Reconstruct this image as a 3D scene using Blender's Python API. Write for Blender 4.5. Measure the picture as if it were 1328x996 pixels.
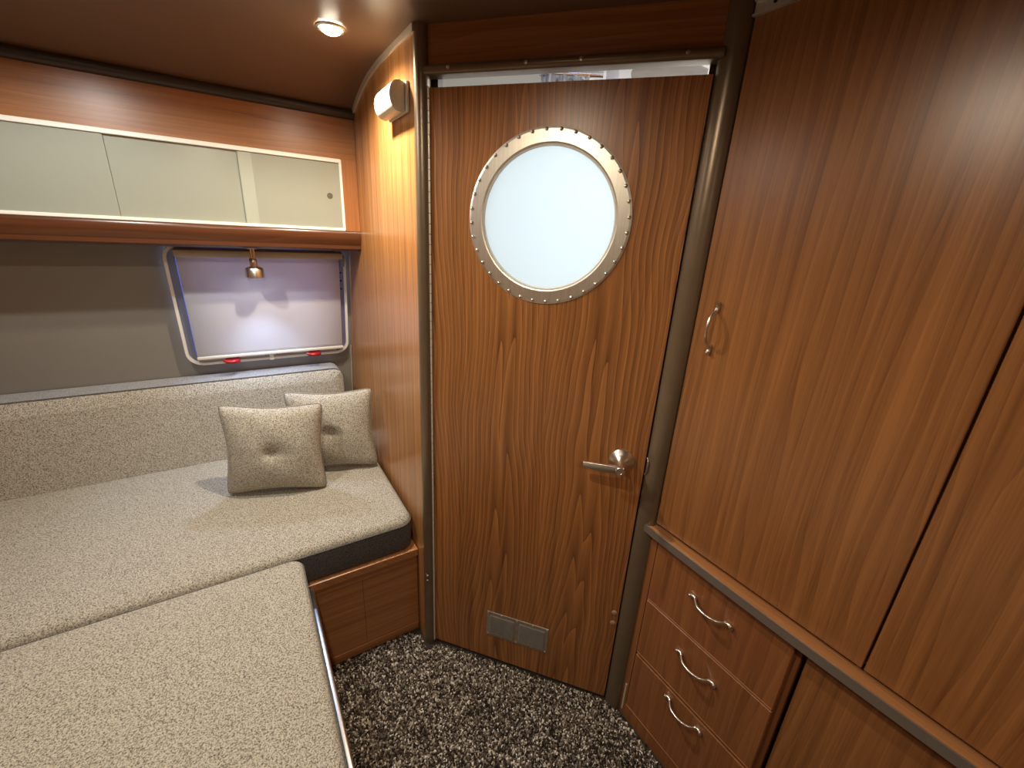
import bpy, bmesh, math, random
import numpy as np
from mathutils import Vector, Matrix
R = math.radians
random.seed(7)
for o in list(bpy.data.objects): bpy.data.objects.remove(o)
scene = bpy.context.scene
col = scene.collection

# ------------------------------------------------------------------ camera
PITCH, ROLL, YAW, FOC = R(19.23), R(3.139), R(32.97), 549.2
cy, sy, cp, sp = math.cos(YAW), math.sin(YAW), math.cos(PITCH), math.sin(PITCH)
F = Vector((sy*cp, cy*cp, -sp)); R0 = Vector((cy, -sy, 0)); U0 = R0.cross(F)
rt = math.cos(ROLL)*R0 + math.sin(ROLL)*U0; up = -math.sin(ROLL)*R0 + math.cos(ROLL)*U0
cam = bpy.data.cameras.new('camera'); camo = bpy.data.objects.new('camera', cam); col.objects.link(camo)
camo.matrix_world = Matrix(((rt.x, up.x, -F.x, 0), (rt.y, up.y, -F.y, 0), (rt.z, up.z, -F.z, 1.45), (0, 0, 0, 1)))
cam.sensor_fit = 'HORIZONTAL'; cam.sensor_width = 36; cam.lens = FOC*36/1328; cam.clip_start = .01
scene.camera = camo

# ------------------------------------------------------------------ world + exposure
w = bpy.data.worlds.new('world'); scene.world = w; w.use_nodes = True
w.node_tree.nodes['Background'].inputs[0].default_value = (.42, .58, 1, 1)
w.node_tree.nodes['Background'].inputs[1].default_value = 7
vs = scene.view_settings
vs.view_transform = 'Standard'; vs.look = 'None'; vs.gamma = 1; vs.use_curve_mapping = False
vs.exposure = 0.75

# ceiling lamps, the last an unseen fill added behind the camera: (x, y, power, colour) ; the downlight builder places them in the ceiling
DOWNLIGHTS = [(.265, 1.285, 25, (1, .86, .67), 162, .85), (-.34, 1.20, 14.5, (.98, .96, .92), 168, .4), (-.07, .42, 9.5, (1, .84, .64), 174, .3), (-.10, -.65, 11, (1, .86, .68), 168, .4)]
READING_POWER, READING_COL = 6, (.55, .70, 1)
BATH_POWER, BATH_COL = 7, (1, .98, .95)

# ------------------------------------------------------------------ materials
def nodes(name):
    m = bpy.data.materials.new(name); m.use_nodes = True
    return m, m.node_tree.nodes, m.node_tree.links, m.node_tree.nodes['Principled BSDF']
def plain(name, c, rough=.5, metal=0, bump=0, bscale=200, var=0, vscale=8, coat=0, spec=.5):
    m, N, L, b = nodes(name)
    b.inputs['Base Color'].default_value = (*c, 1); b.inputs['Roughness'].default_value = rough
    b.inputs['Metallic'].default_value = metal; b.inputs['Coat Weight'].default_value = coat
    b.inputs['Specular IOR Level'].default_value = spec
    tc = N.new('ShaderNodeTexCoord')
    if var:
        n = N.new('ShaderNodeTexNoise'); n.inputs['Scale'].default_value = vscale; n.inputs['Detail'].default_value = 4
        L.new(tc.outputs['Object'], n.inputs['Vector'])
        mx = N.new('ShaderNodeMix'); mx.data_type = 'RGBA'
        mx.inputs[6].default_value = (*[v*(1-var) for v in c], 1); mx.inputs[7].default_value = (*[min(1, v*(1+var)) for v in c], 1)
        L.new(n.outputs[0], mx.inputs[0]); L.new(mx.outputs[2], b.inputs['Base Color'])
    if bump:
        n = N.new('ShaderNodeTexNoise'); n.inputs['Scale'].default_value = bscale
        L.new(tc.outputs['Object'], n.inputs['Vector'])
        bp = N.new('ShaderNodeBump'); bp.inputs['Strength'].default_value = bump; bp.inputs['Distance'].default_value = .002
        L.new(n.outputs[0], bp.inputs['Height']); L.new(bp.outputs[0], b.inputs['Normal'])
    return m
def emit(name, c, s):
    m, N, L, b = nodes(name)
    b.inputs['Base Color'].default_value = (*c, 1); b.inputs['Emission Color'].default_value = (*c, 1)
    b.inputs['Emission Strength'].default_value = s
    return m
def brushed(name, c, rough=.3, axis='Z'):
    m, N, L, b = nodes(name)
    b.inputs['Metallic'].default_value = 1; b.inputs['Roughness'].default_value = rough
    tc = N.new('ShaderNodeTexCoord'); mp = N.new('ShaderNodeMapping')
    mp.inputs['Scale'].default_value = {'Z': (400, 400, 8), 'X': (8, 400, 400)}[axis]
    n = N.new('ShaderNodeTexNoise'); n.inputs['Scale'].default_value = 1
    L.new(tc.outputs['Object'], mp.inputs[0]); L.new(mp.outputs[0], n.inputs['Vector'])
    mx = N.new('ShaderNodeMix'); mx.data_type = 'RGBA'
    mx.inputs[6].default_value = (*[v*.82 for v in c], 1); mx.inputs[7].default_value = (*[min(1, v*1.12) for v in c], 1)
    L.new(n.outputs[0], mx.inputs[0]); L.new(mx.outputs[2], b.inputs['Base Color'])
    return m
def wood(name, dark, light, grain='Z', cath=0.0, rough=.32, period=.26, off=(0, 0, 0), lines=1.0):
    m, N, L, b = nodes(name)
    def mth(op, a, c=None, clamp=False):
        n = N.new('ShaderNodeMath'); n.operation = op; n.use_clamp = clamp
        for i, v in enumerate((a, c)):
            if v is None: continue
            if isinstance(v, (int, float)): n.inputs[i].default_value = v
            else: L.new(v, n.inputs[i])
        return n.outputs[0]
    tc = N.new('ShaderNodeTexCoord'); mp = N.new('ShaderNodeMapping'); mp.inputs['Location'].default_value = off
    L.new(tc.outputs['Object'], mp.inputs[0])
    s = N.new('ShaderNodeSeparateXYZ'); L.new(mp.outputs[0], s.inputs[0])
    if grain == 'Z': al = s.outputs[2]; ac = mth('ADD', s.outputs[0], s.outputs[1])
    elif grain == 'X': al = s.outputs[0]; ac = mth('ADD', s.outputs[1], s.outputs[2])
    else: al = s.outputs[1]; ac = mth('ADD', s.outputs[0], s.outputs[2])
    def noise(sa, sl, det=3, ro=.55, seed=0.):
        c = N.new('ShaderNodeCombineXYZ')
        L.new(mth('MULTIPLY', ac, sa), c.inputs[0]); L.new(mth('MULTIPLY', al, sl), c.inputs[1]); c.inputs[2].default_value = seed
        n = N.new('ShaderNodeTexNoise'); n.inputs['Scale'].default_value = 1; n.inputs['Detail'].default_value = det
        n.inputs['Roughness'].default_value = ro
        L.new(c.outputs[0], n.inputs['Vector']); return n.outputs[0]
    low = noise(6, .7, 2, .45, 3.1)
    if cath > 0:
        wob = mth('MULTIPLY', mth('SUBTRACT', noise(.6, 1.6, 2, .5, 9.), .5), .10)
        wv = mth('SUBTRACT', mth('PINGPONG', mth('ADD', ac, wob), period/2), period*.08)
        wa = mth('POWER', mth('ABSOLUTE', wv), 1.4)
        v = mth('ADD', mth('MULTIPLY', wa, 150), mth('MULTIPLY', al, 3.0))
        v = mth('ADD', v, mth('MULTIPLY', low, 5*cath))
    else:
        v = mth('ADD', mth('MULTIPLY', ac, 70*lines), mth('MULTIPLY', low, 9))
    v = mth('ADD', v, mth('MULTIPLY', noise(30, 1.5, 2, .5, 5.), .25))
    sn = mth('FRACT', v)                                   # saw: slow early wood, sharp late wood
    sn = mth('SUBTRACT', mth('POWER', sn, 3.0), mth('MULTIPLY', mth('POWER', mth('SUBTRACT', 1, sn), 6.0), .7))
    str1 = noise(45, .8, 3, .6, 1.)
    str2 = noise(420, 7, 2, .6, 2.)
    fac = mth('ADD', mth('MULTIPLY', sn, .34 if cath else .16), mth('MULTIPLY', str1, 1.05))
    fac = mth('ADD', fac, mth('MULTIPLY', mth('SUBTRACT', str2, .5), .55))
    fac = mth('ADD', fac, -.12, True)
    mx = N.new('ShaderNodeMix'); mx.data_type = 'RGBA'
    mx.inputs[6].default_value = (*dark, 1); mx.inputs[7].default_value = (*light, 1)
    L.new(fac, mx.inputs[0]); L.new(mx.outputs[2], b.inputs['Base Color'])
    b.inputs['Roughness'].default_value = rough; b.inputs['Specular IOR Level'].default_value = .5
    bp = N.new('ShaderNodeBump'); bp.inputs['Strength'].default_value = .05; bp.inputs['Distance'].default_value = .001
    L.new(str2, bp.inputs['Height']); L.new(bp.outputs[0], b.inputs['Normal'])
    return m
def tweed(name, dark, light, scale=760, fleck=.5):
    m, N, L, b = nodes(name)
    tc = N.new('ShaderNodeTexCoord')
    n = N.new('ShaderNodeTexNoise'); n.inputs['Scale'].default_value = scale; n.inputs['Detail'].default_value = 2
    n2 = N.new('ShaderNodeTexNoise'); n2.inputs['Scale'].default_value = scale*.4; n2.inputs['Detail'].default_value = 3
    mp = N.new('ShaderNodeMapping'); mp.inputs['Rotation'].default_value = (.6, .9, .4); L.new(tc.outputs['Object'], mp.inputs[0])
    for q in (n, n2): L.new(mp.outputs[0], q.inputs['Vector'])
    ad = N.new('ShaderNodeMath'); ad.operation = 'ADD'; L.new(n.outputs[0], ad.inputs[0]); L.new(n2.outputs[0], ad.inputs[1])
    rp = N.new('ShaderNodeMapRange'); rp.inputs[1].default_value = .80; rp.inputs[2].default_value = 1.10
    L.new(ad.outputs[0], rp.inputs[0])
    mx = N.new('ShaderNodeMix'); mx.data_type = 'RGBA'; mx.inputs[6].default_value = (*dark, 1); mx.inputs[7].default_value = (*light, 1)
    L.new(rp.outputs[0], mx.inputs[0]); L.new(mx.outputs[2], b.inputs['Base Color'])
    b.inputs['Roughness'].default_value = .95; b.inputs['Specular IOR Level'].default_value = .15
    b.inputs['Sheen Weight'].default_value = .12
    bp = N.new('ShaderNodeBump'); bp.inputs['Strength'].default_value = .5; bp.inputs['Distance'].default_value = .0012
    L.new(ad.outputs[0], bp.inputs['Height']); L.new(bp.outputs[0], b.inputs['Normal'])
    return m
def translucent(name, c, t=.6, rough=.3, spec=.4):
    m, N, L, b = nodes(name)
    b.inputs['Base Color'].default_value = (*c, 1); b.inputs['Roughness'].default_value = rough
    b.inputs['Specular IOR Level'].default_value = spec
    tr = N.new('ShaderNodeBsdfTranslucent'); tr.inputs[0].default_value = (*c, 1)
    mx = N.new('ShaderNodeMixShader'); mx.inputs[0].default_value = t
    L.new(b.outputs[0], mx.inputs[1]); L.new(tr.outputs[0], mx.inputs[2])
    L.new(mx.outputs[0], N['Material Output'].inputs[0])
    return m

WD, WL = (.145, .049, .014), (.62, .262, .080)
M = dict(
    door=wood('walnut_door_veneer', WD, WL, 'Z', cath=1.0, rough=.33, off=(.03, 0, .2)),
    panel=wood('walnut_panel_veneer', (.24, .088, .026), (.68, .33, .115), 'Z', rough=.27, lines=.8),
    closet=wood('walnut_closet_veneer', (.14, .050, .015), (.44, .185, .058), 'Z', rough=.31, lines=.7, off=(1, .4, 0)),
    drawer=wood('walnut_drawer_veneer', (.15, .050, .016), (.42, .165, .056), 'Z', rough=.36, lines=.6, off=(3, .4, 0)),
    horiz=wood('walnut_horizontal_veneer', (.19, .068, .021), (.48, .205, .066), 'X', rough=.33, lines=.6),
    ledge=wood('walnut_ledge', (.30, .12, .042), (.62, .29, .11), 'Y', rough=.3, lines=.8),
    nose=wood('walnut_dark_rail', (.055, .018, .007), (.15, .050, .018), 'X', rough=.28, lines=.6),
    ceil=plain('brown_ceiling_vinyl', (.15, .082, .047), .36, var=.12, vscale=3),
    bronze=plain('bronze_lacquer_trim', (.20, .145, .09), .32, .4, var=.15, vscale=20),
    bronzedark=plain('dark_cove_trim', (.045, .033, .025), .4, .2),
    alu=plain('brushed_aluminium', (.72, .70, .64), .35, .7),
    aludull=plain('dull_edge_strip', (.60, .53, .42), .45, .3),
    nickel=plain('satin_nickel', (.78, .73, .65), .30, 1),
    ring=brushed('spun_steel_ring', (.76, .72, .63), .40),
    chrome=plain('chrome', (.75, .74, .74), .12, 1),
    white=plain('white_paint', (.78, .76, .70), .4),
    whiteframe=plain('white_frame', (.82, .79, .70), .35),
    plasticwhite=plain('cream_plastic', (.60, .56, .47), .42),
    black=plain('black_gap', (.01, .009, .008), .7),
    greywall=plain('grey_wall_vinyl', (.26, .24, .21), .42, .1, var=.06),
    red=plain('red_latch_plastic', (.36, .010, .014), .3),
    redprint=plain('dark_red_print', (.25, .05, .03), .6),
    tweed=tweed('oatmeal_tweed', (.085, .075, .054), (.58, .54, .45)),
    boxing=tweed('charcoal_boxing', (.045, .041, .042), (.15, .14, .14)),
    piping=tweed('charcoal_piping', (.05, .048, .045), (.16, .15, .14)),
    glass=translucent('frosted_porthole_glass', (.84, .93, .98), .75, .35),
    cabglass=translucent('frosted_cabinet_glass', (.36, .37, .30), .15, .22, .5),
    shade=translucent('roller_shade_fabric', (.86, .86, .87), .30, .7, .2),
    windowglass=translucent('dusky_window_glass', (.30, .36, .55), .6, .1),
    frameside=plain('blue_grey_window_frame', (.22, .24, .33), .4, .5),
    carpet=None, carpetbase=plain('carpet_backing', (.035, .026, .020), .95),
    bath=plain('bathroom_white_wall', (.80, .81, .80), .5),
    bathceil=plain('bathroom_grey_panel', (.52, .50, .44), .5),
    curtain=translucent('shower_curtain', (.86, .86, .86), .4, .35),
)
def carpet_mat():
    m, N, L, b = nodes('flecked_loop_carpet')
    g = N.new('ShaderNodeNewGeometry'); r = N.new('ShaderNodeValToRGB'); r.color_ramp.interpolation = 'CONSTANT'
    L.new(g.outputs['Random Per Island'], r.inputs[0])
    cs = [(0, (.030, .023, .018)), (.22, (.075, .058, .044)), (.44, (.16, .128, .098)), (.64, (.29, .245, .195)), (.82, (.52, .47, .39)), (.93, (.80, .75, .66))]
    e = r.color_ramp.elements
    e[0].position = 0; e[0].color = (*cs[0][1], 1); e[1].position = cs[1][0]; e[1].color = (*cs[1][1], 1)
    for p, c in cs[2:]: q = e.new(p); q.color = (*c, 1)
    L.new(r.outputs[0], b.inputs['Base Color']); b.inputs['Roughness'].default_value = .95; b.inputs['Specular IOR Level'].default_value = .1
    return m
M['carpet'] = carpet_mat()

# ------------------------------------------------------------------ helpers
def obj(name, bm, mat, parent=None, smooth=None):
    me = bpy.data.meshes.new(name)
    if isinstance(bm, bmesh.types.BMesh):
        bmesh.ops.recalc_face_normals(bm, faces=bm.faces); bm.to_mesh(me); bm.free()
    else:
        me.from_pydata(*bm); me.update()
    me.materials.append(M[mat] if isinstance(mat, str) else mat)
    o = bpy.data.objects.new(name, me); col.objects.link(o)
    if parent is not None:
        o.parent = parent
    if smooth:
        for p in me.polygons: p.use_smooth = True
        if smooth != 180:
            try: me.set_sharp_from_angle(angle=R(smooth))
            except Exception: pass
    return o
def at(o, root):
    """parts are modelled in world coordinates: move them into the root's frame"""
    o.parent = root; o.matrix_parent_inverse = Matrix(); o.data.transform(root.matrix_basis.inverted()); return o
def thing(name, label, cat, loc=(0, 0, 0), rotz=0, group=None, kind=None):
    o = bpy.data.objects.new(name, None); col.objects.link(o); o.empty_display_size = .05
    o.location = loc; o.rotation_euler = (0, 0, rotz)
    o.matrix_basis = Matrix.Translation(loc) @ Matrix.Rotation(rotz, 4, 'Z')
    return tag(o, label, cat, group, kind)
def tag(o, label=None, cat=None, group=None, kind=None):
    if label: o['label'] = label
    if cat: o['category'] = cat
    if group: o['group'] = group
    if kind: o['kind'] = kind
    return o
def box(bm, x0, x1, y0, y1, z0, z1, bev=0, seg=2):
    r = bmesh.ops.create_cube(bm, size=1)
    vv = r['verts']
    bmesh.ops.scale(bm, vec=(abs(x1-x0), abs(y1-y0), abs(z1-z0)), verts=vv)
    bmesh.ops.translate(bm, vec=((x0+x1)/2, (y0+y1)/2, (z0+z1)/2), verts=vv)
    if bev:
        es = list({e for v in vv for e in v.link_edges})
        bmesh.ops.bevel(bm, geom=es, offset=bev, segments=seg, profile=.5, affect='EDGES')
    return bm
def B(*a, **k): return box(bmesh.new(), *a, **k)
def prism(pts, axis, a, b, bm=None):
    """extrude the 2-D outline pts along axis from a to b; pts are the two other coordinates in xyz order"""
    bm = bm or bmesh.new()
    def mk(p, t):
        return {'X': (t, p[0], p[1]), 'Y': (p[0], t, p[1]), 'Z': (p[0], p[1], t)}[axis]
    A = [bm.verts.new(mk(p, a)) for p in pts]; Bv = [bm.verts.new(mk(p, b)) for p in pts]
    n = len(pts)
    for i in range(n): bm.faces.new((A[i], A[(i+1) % n], Bv[(i+1) % n], Bv[i]))
    bm.faces.new(A[::-1]); bm.faces.new(Bv)
    return bm
def lathe(prof, origin, axis, seg=32, bm=None, cap=True):
    """revolve (r, h) profile about axis vector at origin"""
    bm = bm or bmesh.new()
    ax = Vector(axis).normalized(); q = ax.to_track_quat('Z', 'Y'); o = Vector(origin)
    rings = []
    for r, h in prof:
        rings.append([bm.verts.new(o + q @ Vector((r*math.cos(2*math.pi*i/seg), r*math.sin(2*math.pi*i/seg), h))) for i in range(seg)])
    for a, b_ in zip(rings, rings[1:]):
        for i in range(seg): bm.faces.new((a[i], a[(i+1) % seg], b_[(i+1) % seg], b_[i]))
    if cap:
        bm.faces.new(rings[0][::-1]); bm.faces.new(rings[-1])
    return bm
def tube(pts, rad, seg=8, bm=None, closed=False, flat=None):
    bm = bm or bmesh.new()
    P = [Vector(p) for p in pts]; n = len(P); rings = []
    rads = rad if isinstance(rad, (list, tuple)) else [rad]*n
    prev = None
    for i in range(n):
        if closed: t = (P[(i+1) % n]-P[i-1]).normalized()
        else: t = (P[min(i+1, n-1)]-P[max(i-1, 0)]).normalized()
        ref = prev if prev is not None else (Vector((0, 0, 1)) if abs(t.z) < .9 else Vector((1, 0, 0)))
        u = (ref-t*ref.dot(t)).normalized(); v = t.cross(u); prev = u
        rr = rads[i]; ru, rv = (rr if not flat else rr*flat[0]), (rr if not flat else rr*flat[1])
        rings.append([bm.verts.new(P[i]+u*ru*math.cos(2*math.pi*k/seg)+v*rv*math.sin(2*math.pi*k/seg)) for k in range(seg)])
    for i in range(n if closed else n-1):
        a, b_ = rings[i], rings[(i+1) % n]
        for k in range(seg): bm.faces.new((a[k], a[(k+1) % seg], b_[(k+1) % seg], b_[k]))
    if not closed: bm.faces.new(rings[0][::-1]); bm.faces.new(rings[-1])
    return bm
def smoothpath(pts, n=8):
    P = [Vector(p) for p in pts]; P = [2*P[0]-P[1]]+P+[2*P[-1]-P[-2]]; out = []
    for i in range(1, len(P)-2):
        for k in range(n):
            t = k/n; a, b_, c, d = P[i-1], P[i], P[i+1], P[i+2]
            out.append(.5*((2*b_)+(c-a)*t+(2*a-5*b_+4*c-d)*t*t+(3*b_-a-3*c+d)*t**3))
    out.append(P[-2]); return out
def roundrect(x0, x1, y0, y1, r, n=6):
    out = []
    for cx, cy_, a0 in ((x1-r, y1-r, 0), (x0+r, y1-r, 90), (x0+r, y0+r, 180), (x1-r, y0+r, 270)):
        for k in range(n+1):
            a = R(a0+90*k/n); out.append((cx+r*math.cos(a), cy_+r*math.sin(a)))
    return out
def struct(name, bm, mat, smooth=None, label=None):
    o = obj(name, bm, mat, None, smooth); o['kind'] = 'structure'
    if label: o['label'] = label
    return o

# ================================================================== STRUCTURE
XB = .415          # bulkhead face
DL = Vector((.444, 1.121, 0)); DANG = math.atan2(-.7627, .6468)   # door hinge corner, door direction
DW = .629
XC = .873          # closet face
XL, YF = -1.50, -1.70
CEIL = 1.895
struct('floor', B(XL-.05, 2.0, YF-.05, 2.25, -.05, 0), 'carpetbase', label='dark backing of the flecked carpet floor')
# curved window wall, extruded along x : (y, z)
wp = [(2.13, 0), (2.125, .40), (2.105, .70), (2.065, .92), (2.03, 1.10), (1.985, 1.34), (1.93, 1.55), (1.84, 1.78), (1.78, 1.90)]
def cutprof(za, zb):
    f_ = lambda z: float(np.interp(z, [q[1] for q in wp], [q[0] for q in wp]))
    return [(f_(za), za)]+[q for q in wp if za < q[1] < zb]+[(f_(zb), zb)]
bm = bmesh.new()
for xa, xb_, za, zb in ((XL-.03, -.19, 0, 1.90), (.366, XB+.02, 0, 1.90), (-.19, .366, 0, .932), (-.19, .366, 1.345, 1.90)):
    q_ = cutprof(za, zb); prism(q_+[(y+.04, z) for y, z in q_[::-1]], 'X', xa, xb_, bm)
struct('wall_back', bm, 'greywall', 40, 'grey vinyl wall curving inward around the window')
struct('wall_left', B(XL-.03, XL, YF, 2.2, 0, 1.95), 'panel', label='wood veneer end wall on the left, outside the view')
struct('wall_front', B(XL-.03, .95, YF-.03, YF, 0, 1.95), 'panel', label='wood veneer wall behind the camera')
# ceiling, right boundary follows bulkhead, door line and closet
def xr(y):
    if y >= 1.13: return .432
    if y <= .60: return .95
    t = (1.13-y)/(1.13-.60); return .446+t*(.90-.446)
cyz = [(YF-.03, CEIL), (.2, CEIL), (.60, CEIL), (.601, CEIL), (.8, CEIL), (1.0, CEIL), (1.129, CEIL), (1.131, CEIL), (1.30, CEIL+.002), (1.42, CEIL+.002), (1.52, 1.891), (1.60, 1.878), (1.68, 1.857), (1.74, 1.835), (1.80, 1.80)]
bm = bmesh.new(); rows = []
for y, z in cyz:
    rows.append([bm.verts.new((x, y, z)) for x in (XL-.03, xr(y))] + [bm.verts.new((x, y, z+.03)) for x in (XL-.03, xr(y))])
for a, b_ in zip(rows, rows[1:]):
    bm.faces.new((a[0], a[1], b_[1], b_[0])); bm.faces.new((a[2], b_[2], b_[3], a[3]))
    bm.faces.new((a[1], a[3], b_[3], b_[1])); bm.faces.new((a[0], b_[0], b_[2], a[2]))
bm.faces.new(rows[0]); bm.faces.new(rows[-1])
struct('ceiling', bm, 'ceil', 40, 'smooth dark brown ceiling curving down to the overhead cabinet')
# bulkhead with arched top, face at XB
arch = [(1.13, 1.880), (1.26, 1.884), (1.41, 1.884), (1.52, 1.876), (1.60, 1.862), (1.68, 1.841), (1.76, 1.812), (1.84, 1.775)]
back = [(y, z) for y, z in wp if z < 1.75][::-1]
prof = arch + [(y+.01, z) for y, z in back] + [(1.13, 0)]
struct('wall_right', prism(prof, 'X', XB, XB+.028), 'panel', label='glossy orange wood veneer bulkhead at the end of the sofa')
# light strip along the arched bulkhead top
st = [(y, z+.011) for y, z in arch]
struct('trim_1', prism([(y, z-.012) for y, z in st[:-1]]+[(y, z+.006) for y, z in st[:-1][::-1]], 'X', XB-.006, XB+.02), 'aludull', 40, 'pale edging strip along the arched top of the bulkhead')
# cove trim between ceiling and overhead cabinet
cv = [(1.752+.0-.020*math.cos(a), 1.818+.016*math.sin(a)) for a in [R(-90+20*i) for i in range(10)]]
struct('trim_2', prism(cv+[(1.765, 1.834), (1.765, 1.802)], 'X', XL, XB), 'bronzedark', 40, 'dark rounded cove strip where ceiling meets overhead cabinet')
# jambs : convex posts
def arcprof(p0, p1, bulge, back, n=10):
    p0, p1 = Vector(p0), Vector(p1); d = p1-p0; nrm = Vector((-d.y, d.x)).normalized()
    if nrm.dot(Vector((-.76, -.65))) < 0: nrm = -nrm
    out = []
    for i in range(n+1):
        t = i/n; s_ = math.sin(math.pi*t)**.6
        out.append(tuple(p0+d*t+nrm*bulge*s_))
    out.append(tuple(p1-nrm*back)); out.append(tuple(p0-nrm*back))
    return out
struct('trim_3', prism(arcprof((.4135, 1.139), (.4405, 1.116), .011, .025), 'Z', 0, CEIL), 'bronze', 40, 'rounded bronze post on the hinge side of the door')
struct('trim_4', prism(arcprof((.855, .640), (.877, .592), .014, .03), 'Z', 0, CEIL), 'bronze', 40, 'rounded bronze post between door and tall closet')
def doorloc(x, y, z): return DL + Matrix.Rotation(DANG, 3, 'Z') @ Vector((x, y, z))
DROOT = Matrix.Translation(DL) @ Matrix.Rotation(DANG, 4, 'Z')
def inDoor(o): o.matrix_world = DROOT; o.location = DL; o.rotation_euler = (0, 0, DANG); return o
hd = inDoor(struct('trim_5', B(-.004, DW+.02, -.004, .02, 1.806, CEIL), 'horiz', label='dark wood header panel above the door'))
hm = [(-.010-.009*math.sin(R(a))*1.0, 1.805-.010*math.cos(R(a))) for a in range(0, 181, 20)]
mo = inDoor(struct('trim_6', prism(hm+[(.02, 1.815), (.02, 1.795)], 'X', -.004, DW+.012), 'bronze', 40, 'rounded bronze moulding along the top of the door opening'))
for sx in (.06, .245, .365, .575):
    s_ = obj('screw', lathe([(.0045, 0), (.004, .0015), (.0015, .0022)], (sx, -.0185, 1.806), (0, -1, .1), 10), 'nickel', mo, 30)

# ---------------------------------------------------------------- door
door = thing('door_1', 'walnut veneer door with a round riveted porthole and lever handle', None, tuple(DL), DANG, kind='structure')
PC = (.312, 1.490); PRo, PRi = .199, .1635
bm = bmesh.new(); seg = 72
x0, x1, z0, z1 = .004, DW, .014, 1.773
def ringpt(i, r): a = 2*math.pi*i/seg; return PC[0]+r*math.cos(a), PC[1]+r*math.sin(a)
def rectpt(i):
    a = 2*math.pi*i/seg; c, s_ = math.cos(a), math.sin(a); k = 1e9
    if c > 1e-9: k = min(k, (x1-PC[0])/c)
    if c < -1e-9: k = min(k, (x0-PC[0])/c)
    if s_ > 1e-9: k = min(k, (z1-PC[1])/s_)
    if s_ < -1e-9: k = min(k, (z0-PC[1])/s_)
    return PC[0]+k*c, PC[1]+k*s_
outer = [rectpt(i) for i in range(seg)]
corn = [(x0, z0), (x1, z0), (x1, z1), (x0, z1)]
ang = lambda p: math.atan2(p[1]-PC[1], p[0]-PC[0]) % (2*math.pi)
lay = []
for yy in (0, .022):
    I = [bm.verts.new((ringpt(i, PRi+.004)[0], yy, ringpt(i, PRi+.004)[1])) for i in range(seg)]
    O = [bm.verts.new((p[0], yy, p[1])) for p in outer]
    Cn = [bm.verts.new((p[0], yy, p[1])) for p in corn]
    loop = sorted([(ang(p), v) for p, v in zip(outer, O)]+[(ang(p), v) for p, v in zip(corn, Cn)], key=lambda q: q[0])
    for i in range(seg):
        a0, a1 = ang(outer[i]), ang(outer[(i+1) % seg])
        mid = [v for p, v in zip(corn, Cn) if (a0 < ang(p) < a1) or (a1 < a0 and (ang(p) > a0 or ang(p) < a1))]
        bm.faces.new([I[i], O[i]]+mid+[O[(i+1) % seg], I[(i+1) % seg]])
    lay.append((I, [v for _, v in loop]))
for k in (0, 1):
    A_, B_ = lay[0][k], lay[1][k]
    for i in range(len(A_)): bm.faces.new((A_[i], A_[(i+1) % len(A_)], B_[(i+1) % len(B_)], B_[i]))
panel = obj('door_panel', bm, 'door', door)
# ring
rp = [(PRi, .004), (PRi+.001, -.003), (PRi+.004, -.0042), (PRo-.005, -.0042), (PRo, -.003), (PRo, .0)]
bm = bmesh.new(); rr = []
for r_, h in rp: rr.append([bm.verts.new((PC[0]+r_*math.cos(2*math.pi*i/96), h, PC[1]+r_*math.sin(2*math.pi*i/96))) for i in range(96)])
for a, b_ in zip(rr, rr[1:]):
    for i in range(96): bm.faces.new((a[i], a[(i+1) % 96], b_[(i+1) % 96], b_[i]))
ring = tag(obj('porthole_ring', bm, 'ring', door, 12), 'brushed steel porthole ring with domed rivets')
rv = lathe([(.0042, 0), (.0042, .0016), (.0034, .0032), (.0018, .0042), (.0004, .0045)], (0, 0, 0), (0, -1, 0), 10)
bmesh.ops.recalc_face_normals(rv, faces=rv.faces); rvm = bpy.data.meshes.new('rivet'); rv.to_mesh(rvm); rv.free(); rvm.materials.append(M['nickel'])
for p in rvm.polygons: p.use_smooth = True
for i in range(36):
    o = bpy.data.objects.new('rivet', rvm); col.objects.link(o); o.parent = ring
    a = R(10*i+4); o.location = (PC[0]+(PRo-.0062)*math.cos(a), -.0040, PC[1]+(PRo-.0062)*math.sin(a))
gl = lathe([(PRi+.003, 0), (PRi+.003, .005)], (PC[0], .006, PC[1]), (0, 1, 0), 72)
obj('porthole_glass', gl, 'glass', door)
gk = tube([(PC[0]+(PRi-.001)*math.cos(2*math.pi*i/72), .003, PC[1]+(PRi-.001)*math.sin(2*math.pi*i/72)) for i in range(72)], .0032, 8, closed=True)
obj('glass_gasket', gk, 'white', door, 180)
# lever handle
LH = (.569, .893)
hnd = tag(obj('lever_handle', lathe([(.0335, 0), (.0335, .003), (.0315, .006), (.0245, .012), (.0175, .020), (.0130, .030), (.0110, .044), (.0105, .050)], (LH[0], 0, LH[1]), (0, -1, 0), 36), 'nickel', door, 30), 'satin nickel lever handle on a round flared rose')
bm = bmesh.new(); sec = []
for lx_, hh, tt, yy_, zz_ in ((.010, .0105, .0055, -.0545, 0), (0, .0112, .0062, -.055, 0), (-.03, .0110, .0050, -.056, -.0005), (-.06, .0100, .0042, -.056, -.0015), (-.085, .0085, .0036, -.0545, -.0025), (-.096, .0074, .0030, -.0535, -.003)):
    pr_ = roundrect(-tt, tt, -hh, hh, min(tt, hh)*.55, 4); sec.append([bm.verts.new((LH[0]+lx_, yy_+p[0], LH[1]+zz_+p[1])) for p in pr_])
for a_, b_ in zip(sec, sec[1:]):
    for i in range(len(a_)): bm.faces.new((a_[i], a_[(i+1) % len(a_)], b_[(i+1) % len(a_)], b_[i]))
bm.faces.new(sec[0]); bm.faces.new(sec[-1][::-1])
obj('lever', bm, 'nickel', hnd, 50)
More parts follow.
